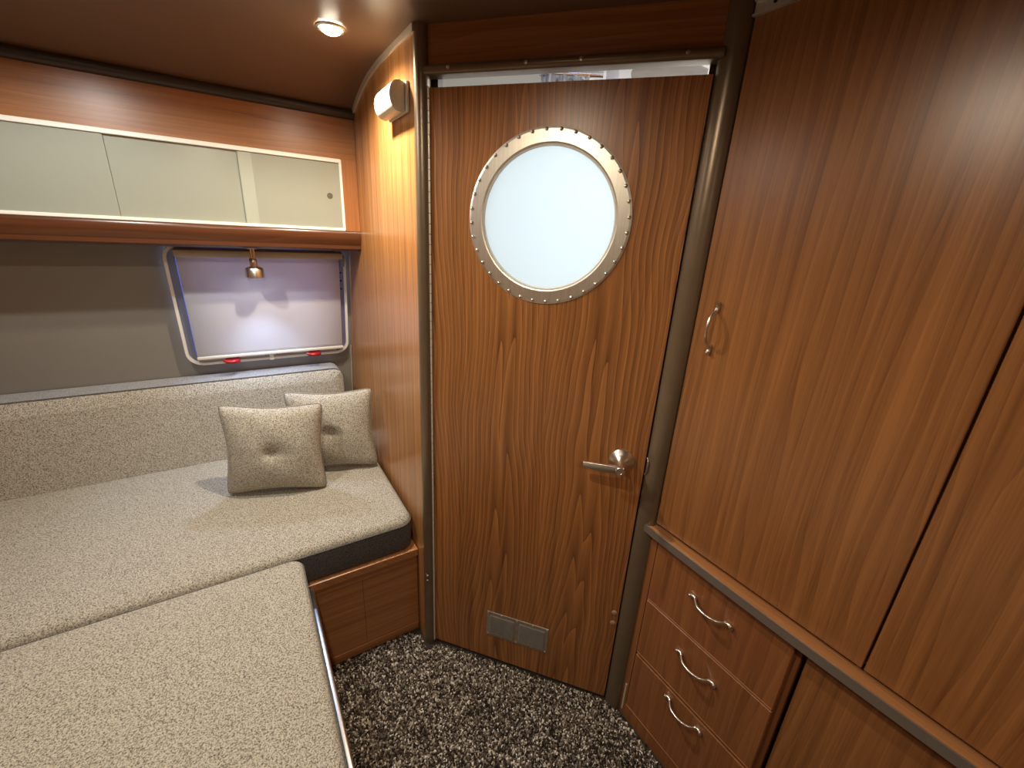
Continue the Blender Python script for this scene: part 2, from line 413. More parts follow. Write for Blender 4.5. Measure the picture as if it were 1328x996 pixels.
obj('lever_boss', lathe([(.0112, 0), (.0112, .016), (.0098, .0175), (.0070, .0175), (.0062, .0165)], (LH[0], -.047, LH[1]), (0, -1, 0), 24), 'nickel', hnd, 30)
# strike lip at the free edge
tag(obj('strike_lip', tube(smoothpath([(DW+.004, -.004, .868), (DW+.007, -.010, .880), (DW+.007, -.011, .905), (DW+.004, -.004, .918)], 6), .0022, 8), 'nickel', door, 60), 'small bright latch lip at the door edge')
# louvre plate
vn = tag(obj('vent_grille', B(.2035, .4225, -.003, 0, .1215, .2275, bev=.001, seg=1), plain('dull_vent_metal', (.46, .41, .34), .42, .6, var=.4, vscale=90), door, 30), 'small dull metal vent plate low on the door')
for xa, xb in ((.2165, .3035), (.3225, .4095)):
    bm = bmesh.new()
    for k in range(11):
        zc = .1375+k*.0075
        prism([(-.0030, zc-.0030), (-.0068, zc-.0012), (-.0030, zc+.0018)], 'X', xa, xb, bm)
    obj('louvre_field', bm, plain('dull_louvre_metal', (.13, .11, .085), .5, .4, var=.3, vscale=60), vn, 30)
for sx in (.209, .2575, .313, .3685, .417):
    for sz in (.127, .222):
        obj('screw', lathe([(.0036, 0), (.0032, .0016), (.001, .0022)], (sx, -.003, sz), (0, -1, 0), 10), 'nickel', vn, 30)
for sz in (.374, .333):
    obj('screw_cover', lathe([(.0085, 0), (.0085, .0015), (.006, .003), (.001, .0034)], (.617, 0, sz), (0, -1, 0), 18), plain('worn_copper_cover', (.55, .36, .25), .4, .3), door, 40)
# piano hinge
hg = tag(obj('piano_hinge', B(-.003, .0035, -.004, .012, .014, 1.773), 'bronzedark', door), 'long pale piano hinge down the left edge of the door')
bm = bmesh.new()
for k in range(69):
    za = .016+k*.0255; lathe([(.0032, 0), (.0032, .0240)], (.0030, -.0060, za), (0, 0, 1), 8, bm)
obj('hinge_barrel', bm, plain('pale_hinge_metal', (.72, .66, .55), .4, .2), hg, 40)

for i, (xa, xb_) in enumerate(((-.03, .012), (DW-.008, DW+.06))):
    inDoor(struct('trim_%d' % (8+i), B(xa, xb_, .026, .05, 0, CEIL), 'bronzedark', label=('added dark stop behind the hinge side, blocking bathroom light', 'added dark stop behind the latch side, blocking bathroom light')[i]))  # strips added behind the door to stop bathroom light leaking past its edges
# ---------------------------------------------------------------- bathroom beyond the door
bw = prism([(XB+.034, 2.10), (1.55, 2.10), (1.55, .62), (1.57, .62), (1.57, 2.12), (XB+.034, 2.12)], 'Z', 0, 2.1)
struct('wall_bathroom', bw, 'bath', label='white bathroom walls seen over the door')
struct('wall_bathroom_left', prism([(1.145, 0), (2.10, 0), (2.10, 1.98), (1.145, 1.98)], 'X', XB+.030, XB+.034), 'bath', label='white back face of the bulkhead inside the bathroom')
struct('wall_bathroom_right', B(XC+.03, 1.56, .60, .625, 0, 2.1), 'bath', label='white bathroom side wall behind the closet')
# low bathroom ceiling: white sheet and a grey-beige panel that ends at a seam
BZ = 1.955
struct('ceiling_bathroom', prism([(.455, 1.14), (.885, .630), (1.57, .60), (1.57, 2.12), (.445, 2.12)], 'Z', BZ, BZ+.03), 'bath', label='bathroom ceiling seen through the gap over the door')
cb = thing('ceiling_panel', 'flat grey beige panel above the left half of the door gap', 'panel', (.66, 1.55, BZ))
at(obj('sheet', prism([(.456, 1.16), (.72, 1.255), (1.16, 1.435), (1.16, 2.05), (.456, 2.05)], 'Z', BZ-.010, BZ-.0005), 'bathceil'), cb)
at(obj('edge_strip', prism([(.72, 1.251), (.72, 1.258), (1.16, 1.438), (1.16, 1.431)], 'Z', BZ-.014, BZ-.0005), 'bronzedark'), cb)
at(obj('screw', lathe([(.006, 0), (.005, .002), (.001, .003)], (.845, 1.345, BZ-.010), (0, 0, -1), 12), 'white', None, 30), cb)
ar = bpy.data.lights.new('bathroom_lamp', 'AREA'); ar.shape = 'RECTANGLE'; ar.size = .30; ar.size_y = .12; ar.energy = BATH_POWER; ar.color = BATH_COL
bl = thing('bathroom_light', 'lit rectangular ceiling light in the bathroom behind the door gap', 'light', (1.27, 1.10, BZ), R(-45))
obj('housing', B(-.17, .17, -.075, .075, -.018, -.0005, bev=.005), 'white', bl)
obj('diffuser', B(-.155, .155, -.062, .062, -.026, -.017, bev=.003), emit('bath_diffuser', (1, .99, .97), 3), bl)
lo = bpy.data.objects.new('bathroom_lamp', ar); col.objects.link(lo); lo.parent = bl; lo.location = (0, 0, -.032)
# shower curtain on a short ceiling track
nn = 90; bm = bmesh.new(); A0 = []; A1 = []
for i in range(nn+1):
    t = i/nn; x = .90+.13*t; y = 1.315-.085*t; o_ = .016*math.sin(t*24)+.006*math.sin(t*61)
    A0.append(bm.verts.new((x+o_*.9, y+o_*.9, .45))); A1.append(bm.verts.new((x+o_*.6, y+o_*.6, BZ-.018)))
for i in range(nn): bm.faces.new((A0[i], A0[i+1], A1[i+1], A1[i]))
ct = thing('shower_curtain', 'gathered white shower curtain seen over the door', 'curtain', (.96, 1.27, 0))
o = at(obj('curtain_cloth', bm, 'curtain', None, 180), ct); sm = o.modifiers.new('solid', 'SOLIDIFY'); sm.thickness = .002
at(obj('curtain_track', tube([(.86, 1.335, BZ-.011), (1.06, 1.205, BZ-.011)], .009, 12), 'chrome', None, 40), ct)
fan = thing('exhaust_fan', 'white exhaust fan box with a rounded duct under the bathroom ceiling', 'fan', (1.055, 1.125, BZ))
obj('fan_box', B(-.030, .030, -.030, .030, -.060, -.001, bev=.006), 'white', fan)
obj('duct', tube(smoothpath([(.028, -.012, -.030), (.06, -.05, -.026), (.09, -.10, -.022), (.12, -.155, -.030), (.15, -.21, -.06)], 8), .020, 16), plain('beige_duct', (.42, .37, .29), .5), fan, 60)

# ---------------------------------------------------------------- carpet pile
rng = np.random.default_rng(5)
sp_ = .0047
gx, gy = np.meshgrid(np.arange(.055, .885, sp_), np.arange(-.75, 1.215, sp_))
px = gx.ravel()+rng.uniform(-.5, .5, gx.size)*sp_; py = gy.ravel()+rng.uniform(-.5, .5, gx.size)*sp_
nrm = np.array([.7627, .6468]); dd = px*nrm[0]+py*nrm[1]-(DL.x*nrm[0]+DL.y*nrm[1])
keep = (dd < -.004) & (py < 1.198) & (px < np.where(py < .605, .861, 9)) & (px > .073) & ~((px > .405) & (py > 1.10))
px, py = px[keep], py[keep]; n = len(px)
h = rng.uniform(.004, .0105, n); rad = rng.uniform(.0025, .0046, n); th = rng.uniform(0, 6.28, n); el = rng.uniform(.6, 1.6, n)
lx, ly = rng.normal(0, .0025, n), rng.normal(0, .0025, n)
V = np.zeros((n, 9, 3))
for k in range(4):
    a = k*math.pi/2
    ux, uy = rad*el*math.cos(a), rad/el*math.sin(a)
    rx, ry = ux*np.cos(th)-uy*np.sin(th), ux*np.sin(th)+uy*np.cos(th)
    V[:, k] = np.c_[px+rx, py+ry, np.full(n, -.001)]
    V[:, 4+k] = np.c_[px+rx*.85+lx*.6, py+ry*.85+ly*.6, h*.62]
V[:, 8] = np.c_[px+lx, py+ly, h]
fq = [(k, (k+1) % 4, 4+(k+1) % 4, 4+k) for k in range(4)]; ft = [(4+k, 4+(k+1) % 4, 8) for k in range(4)]
idx = (np.arange(n)*9)[:, None]
faces = []
for q in fq+ft: faces += (idx+np.array(q)[None]).tolist()
cp_ = obj('carpet_pile', (V.reshape(-1, 3).tolist(), [], faces), 'carpet', None, 180)
tag(cp_, 'dark brown loop carpet flecked with beige and off-white covering the floor', 'carpet', kind='stuff')

# ================================================================== SOFA
def cushion(name, x0, x1, y0, y1, z0, z1, label, cat, crown=.010, rc=.035, re=.016, box_side=True, group=None):
    """boxed foam cushion: rounded plan, soft crowned top; parts: top panel, boxing, piping"""
    root = thing(name, label, cat, ((x0+x1)/2, (y0+y1)/2, z0))
    pl = roundrect(x0, x1, y0, y1, rc, 6)
    cx, cy_ = (x0+x1)/2, (y0+y1)/2
    bm = bmesh.new(); n_ = len(pl); loops = []
    def loop(inset, z):
        q = roundrect(x0+inset, x1-inset, y0+inset, y1-inset, max(rc-inset*.5, .012), 6)
        return [bm.verts.new((p[0], p[1], z)) for p in q]
    for k in range(6):
        a = R(90*k/5); loops.append(loop(re*(1-math.cos(a))*1.0, z1-re+re*math.sin(a)))
    for ins in (.03, .06, .10, .15):
        if 2*ins < min(x1-x0, y1-y0)-.06: loops.append(loop(re+ins, z1+crown*min(1, ins/.10)))
    for a_, b_ in zip(loops, loops[1:]):
        for i in range(n_): bm.faces.new((a_[i], a_[(i+1) % n_], b_[(i+1) % n_], b_[i]))
    bm.faces.new(loops[-1])
    at(obj('top_panel', bm, 'tweed', None, 180), root)
    bm = bmesh.new(); loops = []
    for ins, z in ((.006, z0), (.0, z0+.008), (-.002, (z0+z1)/2-.004), (0, z1-re)):
        q = roundrect(x0+ins, x1-ins, y0+ins, y1-ins, rc, 6); loops.append([bm.verts.new((p[0], p[1], z)) for p in q])
    for a_, b_ in zip(loops, loops[1:]):
        for i in range(n_): bm.faces.new((a_[i], a_[(i+1) % n_], b_[(i+1) % n_], b_[i]))
    bm.faces.new(loops[0][::-1])
    at(obj('boxing', bm, 'boxing' if box_side else 'tweed', None, 60), root)
    q = roundrect(x0-.001, x1+.001, y0-.001, y1+.001, rc, 6)
    at(obj('piping', tube([(p[0], p[1], z1-re) for p in q], .0022, 6, closed=True), 'piping', None, 180), root)
    return root
# base under the back seat
sb = thing('sofa_base', 'wooden sofa base with a top board beneath the seat beside the door', 'sofa base', (-.5, 1.5, 0))
BW = wood('bounce_lit_walnut_base', (.28, .110, .036), (.62, .29, .105), 'X', rough=.36, lines=.6)  # base wood lightened to stand in for light bounced off the floor
at(obj('front_panel', B(XL+.01, .2195, 1.206, 1.222, .03, .352), BW), sb)
at(obj('front_panel', B(.2205, XB-.002, 1.206, 1.222, .03, .352), BW), sb)
at(obj('top_rail', B(XL+.01, XB-.002, 1.2035, 1.222, .318, .353, bev=.0015, seg=1), BW), sb)
at(obj('kick_strip', B(XL+.01, XB-.002, 1.2025, 1.222, .0, .034, bev=.0015, seg=1), BW), sb)
at(obj('top_board', B(XL+.01, XB-.002, 1.191, 2.05, .354, .384, bev=.003), 'ledge'), sb)
for sx in (.098, .385): at(obj('screw', lathe([(.0035, 0), (.003, .0012), (.001, .0018)], (sx, 1.1995, .384), (0, 0, 1), 10), 'nickel', None, 30), sb)
cushion('seat_cushion', -.85, .405, 1.203, 1.985, .386, .512, 'oatmeal tweed seat cushion with charcoal boxing against the wood bulkhead', 'cushion', crown=.003, rc=.05, re=.024)
# near bench under the camera
nb = thing('side_bench', 'wooden side bench with chrome edge strip under the nearest cushion', 'bench', (-.45, .2, 0))
at(obj('side_panel', B(.034, .052, -1.05, 1.187, 0, .352), 'horiz'), nb)
at(obj('top_board', B(-.95, .055, -1.05, 1.187, .354, .375), 'ledge'), nb)
at(obj('inner_panel', B(-.95, -.93, -1.05, 1.187, 0, .352), 'horiz'), nb)
at(obj('end_panel', B(-.93, .034, -1.05, -1.03, 0, .352), 'horiz'), nb)
tag(at(obj('edge_strip', B(.0545, .0705, -1.05, 1.188, .354, .378, bev=.005, seg=4), plain('satin_chrome', (.82, .82, .83), .28, 1), None, 40), nb), 'chrome edge strip')
cushion('bench_cushion', -.85, .0490, -1.02, 1.199, .377, .500, 'long oatmeal tweed cushion nearest the camera beside the carpet', 'cushion', rc=.03, re=.018)
# back cushion, leaning
bc = thing('back_cushion', 'upright oatmeal tweed back cushion with rounded corner below the window', 'cushion', (-.25, 1.985, .514))
BX0, BX1, BH, BT = -.85, .349, .329, .105
lean = R(4)
def bkp(x, y, z): return (x, y + z*math.tan(lean), z)
def bprof(n_=7):
    r_ = .045; pts = [(BX0, 0)]
    for k in range(n_+1): a = R(180-90*k/n_); pts.append((BX0+r_+r_*math.cos(a), BH-r_+r_*math.sin(a)))
    for k in range(n_+1): a = R(90-90*k/n_); pts.append((BX1-r_+r_*math.cos(a), BH-r_+r_*math.sin(a)))
    pts.append((BX1, 0)); return pts
pr = bprof(); n_ = len(pr); yf, yb = 1.945, 1.945+BT
def offs(p, d):  # inset outline towards the middle
    return (min(max(p[0], BX0+d), BX1-d), min(p[1], BH-d))
bm = bmesh.new()
la = [bm.verts.new(bkp(p[0], yf, p[1]+.514)) for p in pr]
lb = [bm.verts.new(bkp(offs(p, .012)[0], yf-.010, offs(p, .012)[1]+.514)) for p in pr]
lc = [bm.verts.new(bkp(offs(p, .05)[0], yf-.017, offs(p, .05)[1]+.514)) for p in pr]
for a_, b_ in ((la, lb), (lb, lc)):
    for i in range(n_): bm.faces.new((a_[i], a_[(i+1) % n_], b_[(i+1) % n_], b_[i]))
bm.faces.new(lc)
def fix(o):   # undo the shear at seat level
    for v in o.data.vertices: v.co.y -= .514*math.tan(lean)
    return o
at(fix(obj('front_panel', bm, 'tweed', None, 60)), bc)
bm = bmesh.new()
A_ = [bm.verts.new(bkp(p[0], yf, p[1]+.514)) for p in pr]; C_ = [bm.verts.new(bkp(p[0], yb, p[1]+.514)) for p in pr]
for i in range(n_): bm.faces.new((A_[i], A_[(i+1) % n_], C_[(i+1) % n_], C_[i]))
bm.faces.new(C_)
at(fix(obj('boxing', bm, tweed('lamp_lit_boxing', (.16, .16, .165), (.48, .48, .49)), None, 60)), bc)  # boxing fabric lightened to paint in the cool lamp light on its top
at(fix(obj('piping', tube([bkp(p[0], yf-.001, p[1]+.514) for p in pr], .003, 6), 'piping', None, 180)), bc)

def pillow(label, center, size, thick, yaw, tilt, roll=0, name='throw_pillow'):
    root = thing(name, label, 'pillow', (0, 0, 0), group='tweed throw pillows on the sofa')
    mat = Matrix.Translation(center) @ Matrix.Rotation(yaw, 4, 'Z') @ Matrix.Rotation(tilt, 4, 'X') @ Matrix.Rotation(roll, 4, 'Y')
    n = 40; bm = bmesh.new(); s2 = size/2
    def pos(u, v, side):
        pin = .15; cut = .09*(abs(u*v))**5
        x = s2*u*(1-pin*(1-v*v)*abs(u)**2-cut); z = s2*v*(1-pin*(1-u*u)*abs(v)**2-cut)
        f = max(0, (1-u*u)*(1-v*v))
        t = thick*(.70*f**.36+.30*f**1.0)
        r2 = (u*u+v*v); t -= thick*.34*math.exp(-r2/.012) + thick*.13*math.exp(-r2/.09)
        t -= thick*.05*math.exp(-(v/.05)**2)*math.exp(-(abs(u)/.45)**2)
        t += .004*math.sin(7*u+2*v+center[0]*9)*f*math.sin(5*v-1.5)
        t += thick*.10*f**.3*math.exp(-((abs(u)-.85)/.2)**2)*math.exp(-((abs(v)-.85)/.2)**2)
        # slump: pleat along the bottom edge centre
        return Vector((x, -side*max(t, 0), z))
    gv = {}
    for side in (1, -1):
        for i in range(n+1):
            for j in range(n+1):
                edge = i in (0, n) or j in (0, n)
                if side == -1 and edge: gv[side, i, j] = gv[1, i, j]; continue
                u, v = math.sin((i/n-.5)*math.pi), math.sin((j/n-.5)*math.pi)
                gv[side, i, j] = bm.verts.new(pos(u, v, side))
        for i in range(n):
            for j in range(n):
                q = [gv[side, i, j], gv[side, i+1, j], gv[side, i+1, j+1], gv[side, i, j+1]]
                bm.faces.new(q if side == 1 else q[::-1])
    root.matrix_basis = mat
    obj('cover', bm, 'tweed', root, 180)
    edge = [(t, -1) for t in np.linspace(-1, 1, 24)[:-1]]+[(1, t) for t in np.linspace(-1, 1, 24)[:-1]]+[(-t, 1) for t in np.linspace(-1, 1, 24)[:-1]]+[(-1, -t) for t in np.linspace(-1, 1, 24)[:-1]]
    obj('piping', tube([pos(u, v, 1)*1.004 for u, v in edge], .0032, 6, closed=True), tweed('pillow_piping', (.11, .10, .08), (.34, .30, .24)), root, 180)
    yb_ = pos(0, 0, 1).y
    obj('button', lathe([(.0125, 0), (.0125, .003), (.009, .007), (.002, .0085)], (0, yb_-.002, 0), (0, -1, 0), 18), 'tweed', root, 60)
    return root
pillow('tweed pillow standing in front, overlapping the other pillow', (.030, 1.592, .684), .352, .066, R(-18), R(-6), R(1))
pillow('tweed pillow tucked into the corner against the wood bulkhead', (.238, 1.668, .682), .345, .060, R(-21), R(-6), R(-2))

# ================================================================== WINDOW
wroot = bpy.data.objects.new('window_1', None); col.objects.link(wroot)
tag(wroot, 'rounded white framed emergency window with red latches above the sofa', None, kind='structure')
WT = math.atan2(.085, .44)
wroot.matrix_basis = Matrix.Translation((.09, 2.052, .905)) @ Matrix.Rotation(WT, 4, 'X')
# local: x along wall, z up the wall, y into the wall ; width .61, height .47
def frame_ring(x0, x1, z0, z1, r_, wdt, y0, y1):
    bm = bmesh.new(); a = roundrect(x0, x1, z0, z1, r_, 8); b_ = roundrect(x0+wdt, x1-wdt, z0+wdt, z1-wdt, max(r_-wdt, .004), 8)
    L_ = [[bm.verts.new((p[0], y, p[1])) for p in q] for q, y in ((a, y1), (a, y0), (b_, y0), (b_, y1))]
    k = len(a)
    for s_, t_ in zip(L_, L_[1:]+L_[:1]):
        for i in range(k): bm.faces.new((s_[i], s_[(i+1) % k], t_[(i+1) % k], t_[i]))
    return bm
obj('window_frame', frame_ring(-.305, .302, -.002, .475, .055, .010, -.030, .0), 'whiteframe', wroot, 40)
tag(obj('inner_frame', frame_ring(-.295, .292, .008, .465, .047, .022, -.020, -.004), 'frameside', wroot, 40), 'blue grey inner window frame')
for k in range(5): obj('screw', lathe([(.004, 0), (.003, .001), (.001, .0015)], (.281, -.020, .30+.035*k), (0, -1, 0), 10), 'black', wroot, 30)
obj('pane', B(-.275, .272, -.008, -.004, .028, .445), 'windowglass', wroot)
tag(obj('sill_rail', B(-.27, .25, -.027, -.019, .0105, .032, bev=.002), plain('sill_beige', (.50, .46, .40), .45), wroot), 'beige lower rail with faint red print')
for kx, kw in ((-.037, .006), (-.028, .005), (.004, .008), (.0145, .006), (.024, .007), (.0335, .006), (.043, .004), (.0485, .005), (.0555, .004), (.061, .005), (.068, .004)):
    obj('print_mark', B(kx, kx+kw*.8, -.0276, -.0268, .016, .025), 'redprint', wroot)
obj('pull_tab', B(-.022, -.006, -.034, -.024, -.004, .030, bev=.002), 'white', wroot)
for lx_ in (.155, -.153):
    lt = tag(obj('latch', prism(roundrect(lx_-.028, lx_+.024, .002, .021, .008, 4), 'Y', -.046, -.030), 'red', wroot, 40), 'red plastic window latch')
    obj('latch_lever', tube(smoothpath([(lx_+.018, -.044, .012), (lx_, -.054, .013), (lx_-.022, -.053, .016), (lx_-.034, -.047, .020)], 5), [.008, .0085, .009, .0092, .0092, .009, .0085, .008, .0075, .007, .0065, .006, .0055, .005, .0045, .004][:16], 10), 'red', lt, 60)
# roller shade hangs in front
sh = thing('roller_shade', 'white roller shade pulled down over the window behind the reading lamp', 'shade')
sh.matrix_basis = wroot.matrix_basis.copy()
bm = bmesh.new()
ny = 24; rows = []
for j in range(ny+1):
    z = .036+.412*j/ny; bow = -.0035*math.sin(math.pi*j/ny)
    rows.append([bm.verts.new((x, -.040+bow, z)) for x in (-.268, -.1, .1, .272)])
for a_, b_ in zip(rows, rows[1:]):
    for i in range(3): bm.faces.new((a_[i], a_[i+1], b_[i+1], b_[i]))
o = obj('shade_fabric', bm, 'shade', sh, 180); s_ = o.modifiers.new('solid', 'SOLIDIFY'); s_.thickness = .0012
tag(obj('hem_bar', B(-.270, .276, -.047, -.036, .028, .040, bev=.003), 'white', sh, 40), 'white hem bar')
obj('cassette', B(-.272, .285, -.062, -.030, .436, .462, bev=.006), plain('beige_cassette', (.55, .50, .42), .5), sh, 40)
obj('side_bracket', B(.276, .290, -.058, -.030, .405, .45, bev=.003), 'frameside', sh)
# corner bead between wall and bulkhead
cbz = [(y-.004, z) for y, z in wp[2:5]]
struct('trim_7', tube([(XB-.004, y, z) for y, z in ((2.118, .46), (2.099, .70), (2.060, .92))], .0028, 6), 'aludull', 60, 'thin pale corner bead below the window')

# ================================================================== OVERHEAD CABINET
oc = thing('overhead_cabinet', 'wood overhead cabinet with frosted sliding glass doors over the sofa', 'cabinet', (-.4, 1.76, 1.36))
YC = 1.75
X0, X1, Z0, Z1 = -.62, .360, 1.438, 1.672
at(obj('top_rail', B(XL+.01, XB-.001, YC, YC+.018, Z1, 1.832), 'horiz'), oc)
at(obj('end_stile', B(X1, XB-.001, YC, YC+.018, 1.43, Z1), wood('walnut_stile', (.20, .068, .021), (.52, .21, .070), 'Z', rough=.33, off=(2, 0, 0))), oc)
at(obj('left_panel', B(XL+.01, X0, YC, YC+.018, 1.43, Z1), 'horiz'), oc)
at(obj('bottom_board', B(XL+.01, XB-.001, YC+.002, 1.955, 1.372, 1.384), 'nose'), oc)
at(obj('back_board', B(XL+.01, XB-.001, 1.82, 1.825, 1.44, 1.70), 'plasticwhite'), oc)
# rounded nose rail
nz = [(YC+.05, 1.436), (YC-.002, 1.436), (YC-.006, 1.432), (YC-.007, 1.424)]+[(YC+.040-.047*math.cos(R(a)), 1.420-.058*math.sin(R(a))) for a in range(8, 91, 8)]+[(YC+.05, 1.362)]
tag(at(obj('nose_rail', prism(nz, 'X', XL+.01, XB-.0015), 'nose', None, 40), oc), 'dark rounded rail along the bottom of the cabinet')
fr = at(obj('door_track', B(X0, X1, YC-.006, YC+.014, Z1-.011, Z1+.002, bev=.0015, seg=1), 'whiteframe'), oc)
at(obj('door_track', B(X0, X1, YC-.006, YC+.014, Z0-.003, Z0+.007, bev=.0015, seg=1), 'whiteframe'), oc)
at(obj('door_track', B(X1-.007, X1+.002, YC-.0055, YC+.014, Z0, Z1, bev=.0015, seg=1), 'whiteframe'), oc)
at(obj('door_track', B(X0, X0+.007, YC-.0055, YC+.014, Z0, Z1, bev=.0015, seg=1), 'whiteframe'), oc)
g1 = at(obj('sliding_door', B(.048, X1-.006, YC+.0005, YC+.0045, Z0+.006, Z1-.010), 'cabglass'), oc)
fp = at(obj('finger_pull', lathe([(.0098, 0), (.0098, .0012), (.0075, .0012), (.007, .0004)], (.316, YC+.0006, 1.552), (0, -1, 0), 24), plain('dark_finger_pull', (.10, .095, .07), .4), None, 40), oc)
fp.parent = g1; fp.data.transform(Matrix())
at(obj('edge_band', B(.050, .086, YC+.0003, YC+.0052, Z0+.006, Z1-.010), plain('pale_glass_edge', (.36, .38, .31), .3)), oc)
at(obj('sliding_door', B(-.30, .088, YC+.0065, YC+.0105, Z0+.006, Z1-.010), 'cabglass'), oc)
at(obj('sliding_door', B(X0+.006, -.27, YC+.0005, YC+.0045, Z0+.006, Z1-.010), 'cabglass'), oc)

# reading lamp under the cabinet
rl = thing('reading_lamp', 'small brushed metal spot lamp hanging under the overhead cabinet', 'lamp', (.053, 1.855, 1.370))
obj('mount_plate', lathe([(.026, 0), (.026, -.006), (.018, -.012), (.010, -.014)][::-1], (0, 0, 0), (0, 0, 1), 24), 'chrome', rl, 40)
obj('stem', tube([(-.004, 0, -.012), (-.004, 0, -.050)], .0038, 10), 'chrome', rl, 40)
obj('stem', tube([(.005, 0, -.012), (.005, 0, -.050)], .0038, 10), 'chrome', rl, 40)
obj('neck', lathe([(.012, -.075), (.013, -.060), (.013, -.050), (.009, -.045)], (0, 0, 0), (0, 0, 1), 24), 'nickel', rl, 40)
obj('head', lathe([(.0275, -.112), (.0305, -.112), (.0305, -.084), (.027, -.078), (.012, -.073)], (0, 0, 0), (0, 0, 1), 32, cap=False), 'nickel', rl, 40)
obj('bulb', lathe([(.003, -.1145), (.015, -.1135), (.0275, -.109), (.0275, -.106)], (0, 0, 0), (0, 0, 1), 24), emit('reading_bulb', (.9, .95, 1), 6), rl, 60)
L_ = bpy.data.lights.new('reading_spot', 'SPOT'); L_.energy = READING_POWER; L_.color = READING_COL; L_.spot_size = R(100); L_.spot_blend = .5; L_.shadow_soft_size = .02
lo = bpy.data.objects.new('reading_spot', L_); col.objects.link(lo); lo.parent = rl; lo.location = (0, 0, -.118); lo.rotation_euler = (R(-10), 0, 0)

# detector
dt = thing('gas_detector', 'cream plastic alarm unit fixed high on the wood bulkhead', 'detector', (XB, 1.25, 1.760))
def dprof(s, x_off):
    P = [(x_off, -.030*s), (x_off-.012*s, -.0345*s)]
    P += [(x_off-.018*s-.022*s*math.cos(R(a)), .033*s*math.sin(R(a))) for a in range(-75, 76, 10)]
    P += [(x_off-.012*s, .0345*s), (x_off, .030*s)]; return P
bm = prism(dprof(1, -.008), 'Y', -.070, .062); bmesh.ops.bevel(bm, geom=[e for e in bm.edges if len({round(v.co.y, 4) for v in e.verts}) == 1], offset=.0035, segments=2, affect='EDGES')
obj('shell', bm, 'plasticwhite', dt, 40)
obj('back_plate', B(-.0085, -.0005, -.078, .070, -.033, .033, bev=.002), 'plasticwhite', dt)
for yy, zz in ((-.022, .012), (-.022, .005), (-.022, -.002), (.010, -.002), (.028, -.007), (.014, -.014)):
    xs = -.026-.022*math.sqrt(max(0, 1-(zz/.033)**2))
    obj('sensor_hole', lathe([(.0016, -.002), (.0016, .0006)], (xs, yy, zz), (-1, 0, 0), 8), 'black', dt)

# ================================================================== RIGHT SIDE: closet and drawers
cl = thing('tall_closet', 'tall walnut closet with one vertical pull right of the door', 'closet', (XC, -.3, .73))
at(obj('closet_body', B(XC+.018, 1.50, -1.65, .585, .735, CEIL-.002), 'closet'), cl)
at(obj('closet_door', B(XC, XC+.017, .118, .590, .735, CEIL-.002, bev=.0012, seg=1), 'closet'), cl)
at(obj('closet_door', B(XC, XC+.017, -.60, .114, .735, CEIL-.002, bev=.0012, seg=1), 'closet'), cl)
at(obj('closet_door', B(XC, XC+.017, -1.65, -.604, .735, CEIL-.002, bev=.0012, seg=1), 'closet'), cl)
def pull(name, c, along, out, half=.056):
    """wavy wire pull: flared tips, feet, arched middle"""
    c, a, o_ = Vector(c), Vector(along), Vector(out)
    k = [(-1.05, .008), (-.92, .003), (-.76, .004), (-.62, .014), (-.38, .024), (0, .028), (.38, .024), (.62, .014), (.76, .004), (.92, .003), (1.05, .008)]
    pth = smoothpath([c+a*half*u+o_*v for u, v in k], 5)
    n_ = len(pth); rads = [.0052 if (i < 12 or i > n_-13) else .0036 for i in range(n_)]
    return obj(name, tube(pth, rads, 10), 'nickel', None, 60)
cd = [o for o in cl.children if o.name.startswith('closet_door')][0]
h_ = at(pull('handle', (XC, .541, 1.281), (0, 0, 1), (-1, 0, 0), .054), cl); h_.parent = cd
# aluminium rail at the top
tr = thing('ceiling_track', 'short aluminium track rail under the ceiling at the closet top', 'rail', (XC, .1, 1.865))
at(obj('track', prism([(XC-.001, 1.853), (XC-.010, 1.853), (XC-.010, 1.856), (XC-.004, 1.858), (XC-.004, 1.874), (XC-.010, 1.876), (XC-.010, 1.879), (XC-.001, 1.879)], 'Y', -1.2, .590), 'alu'), tr)
at(obj('track', prism([(XC-.001, 1.8865), (XC-.006, 1.8865), (XC-.006, 1.8905), (XC-.001, 1.8905)], 'Y', -1.2, .592), 'alu'), tr)
for yy in (.553, .25, -.1): at(obj('screw_hole', lathe([(.0035, 0), (.0035, .001)], (XC-.0042, yy, 1.866), (-1, 0, 0), 12), 'black'), tr)
# drawer unit
du = thing('drawer_unit', 'three drawer walnut chest with wavy pulls below the ledge', 'drawers', (XC, .4, 0))
at(obj('carcass', B(XC+.012, 1.50, .205, .600, 0, .704), 'drawer'), du)
at(obj('left_stile', B(XC-.001, XC+.012, .572, .598, 0, .704), 'drawer'), du)
at(obj('kick_strip', B(XC-.002, XC+.012, .205, .572, 0, .052), 'drawer'), du)
tag(at(obj('metal_strip', B(XC-.003, XC, .578, .584, .02, .13), 'aludull'), du), 'thin pale metal strip')
for (za, zb), hz in zip(((.494, .700), (.288, .488), (.056, .276)), (.616, .425, .2505)):
    d_ = at(obj('drawer', B(XC-.004, XC+.012, .216, .569, za, zb, bev=.0018, seg=1), 'drawer'), du)
    bm = bmesh.new(); box(bm, XC-.0048, XC+.004, .218, .567, za-.001, za+.0022)
    e_ = at(obj('edge_band', bm, 'ledge'), du); e_.parent = d_
    h_ = at(pull('handle', (XC-.004, .394, hz), (0, 1, 0), (-1, 0, 0), .055), du); h_.parent = d_
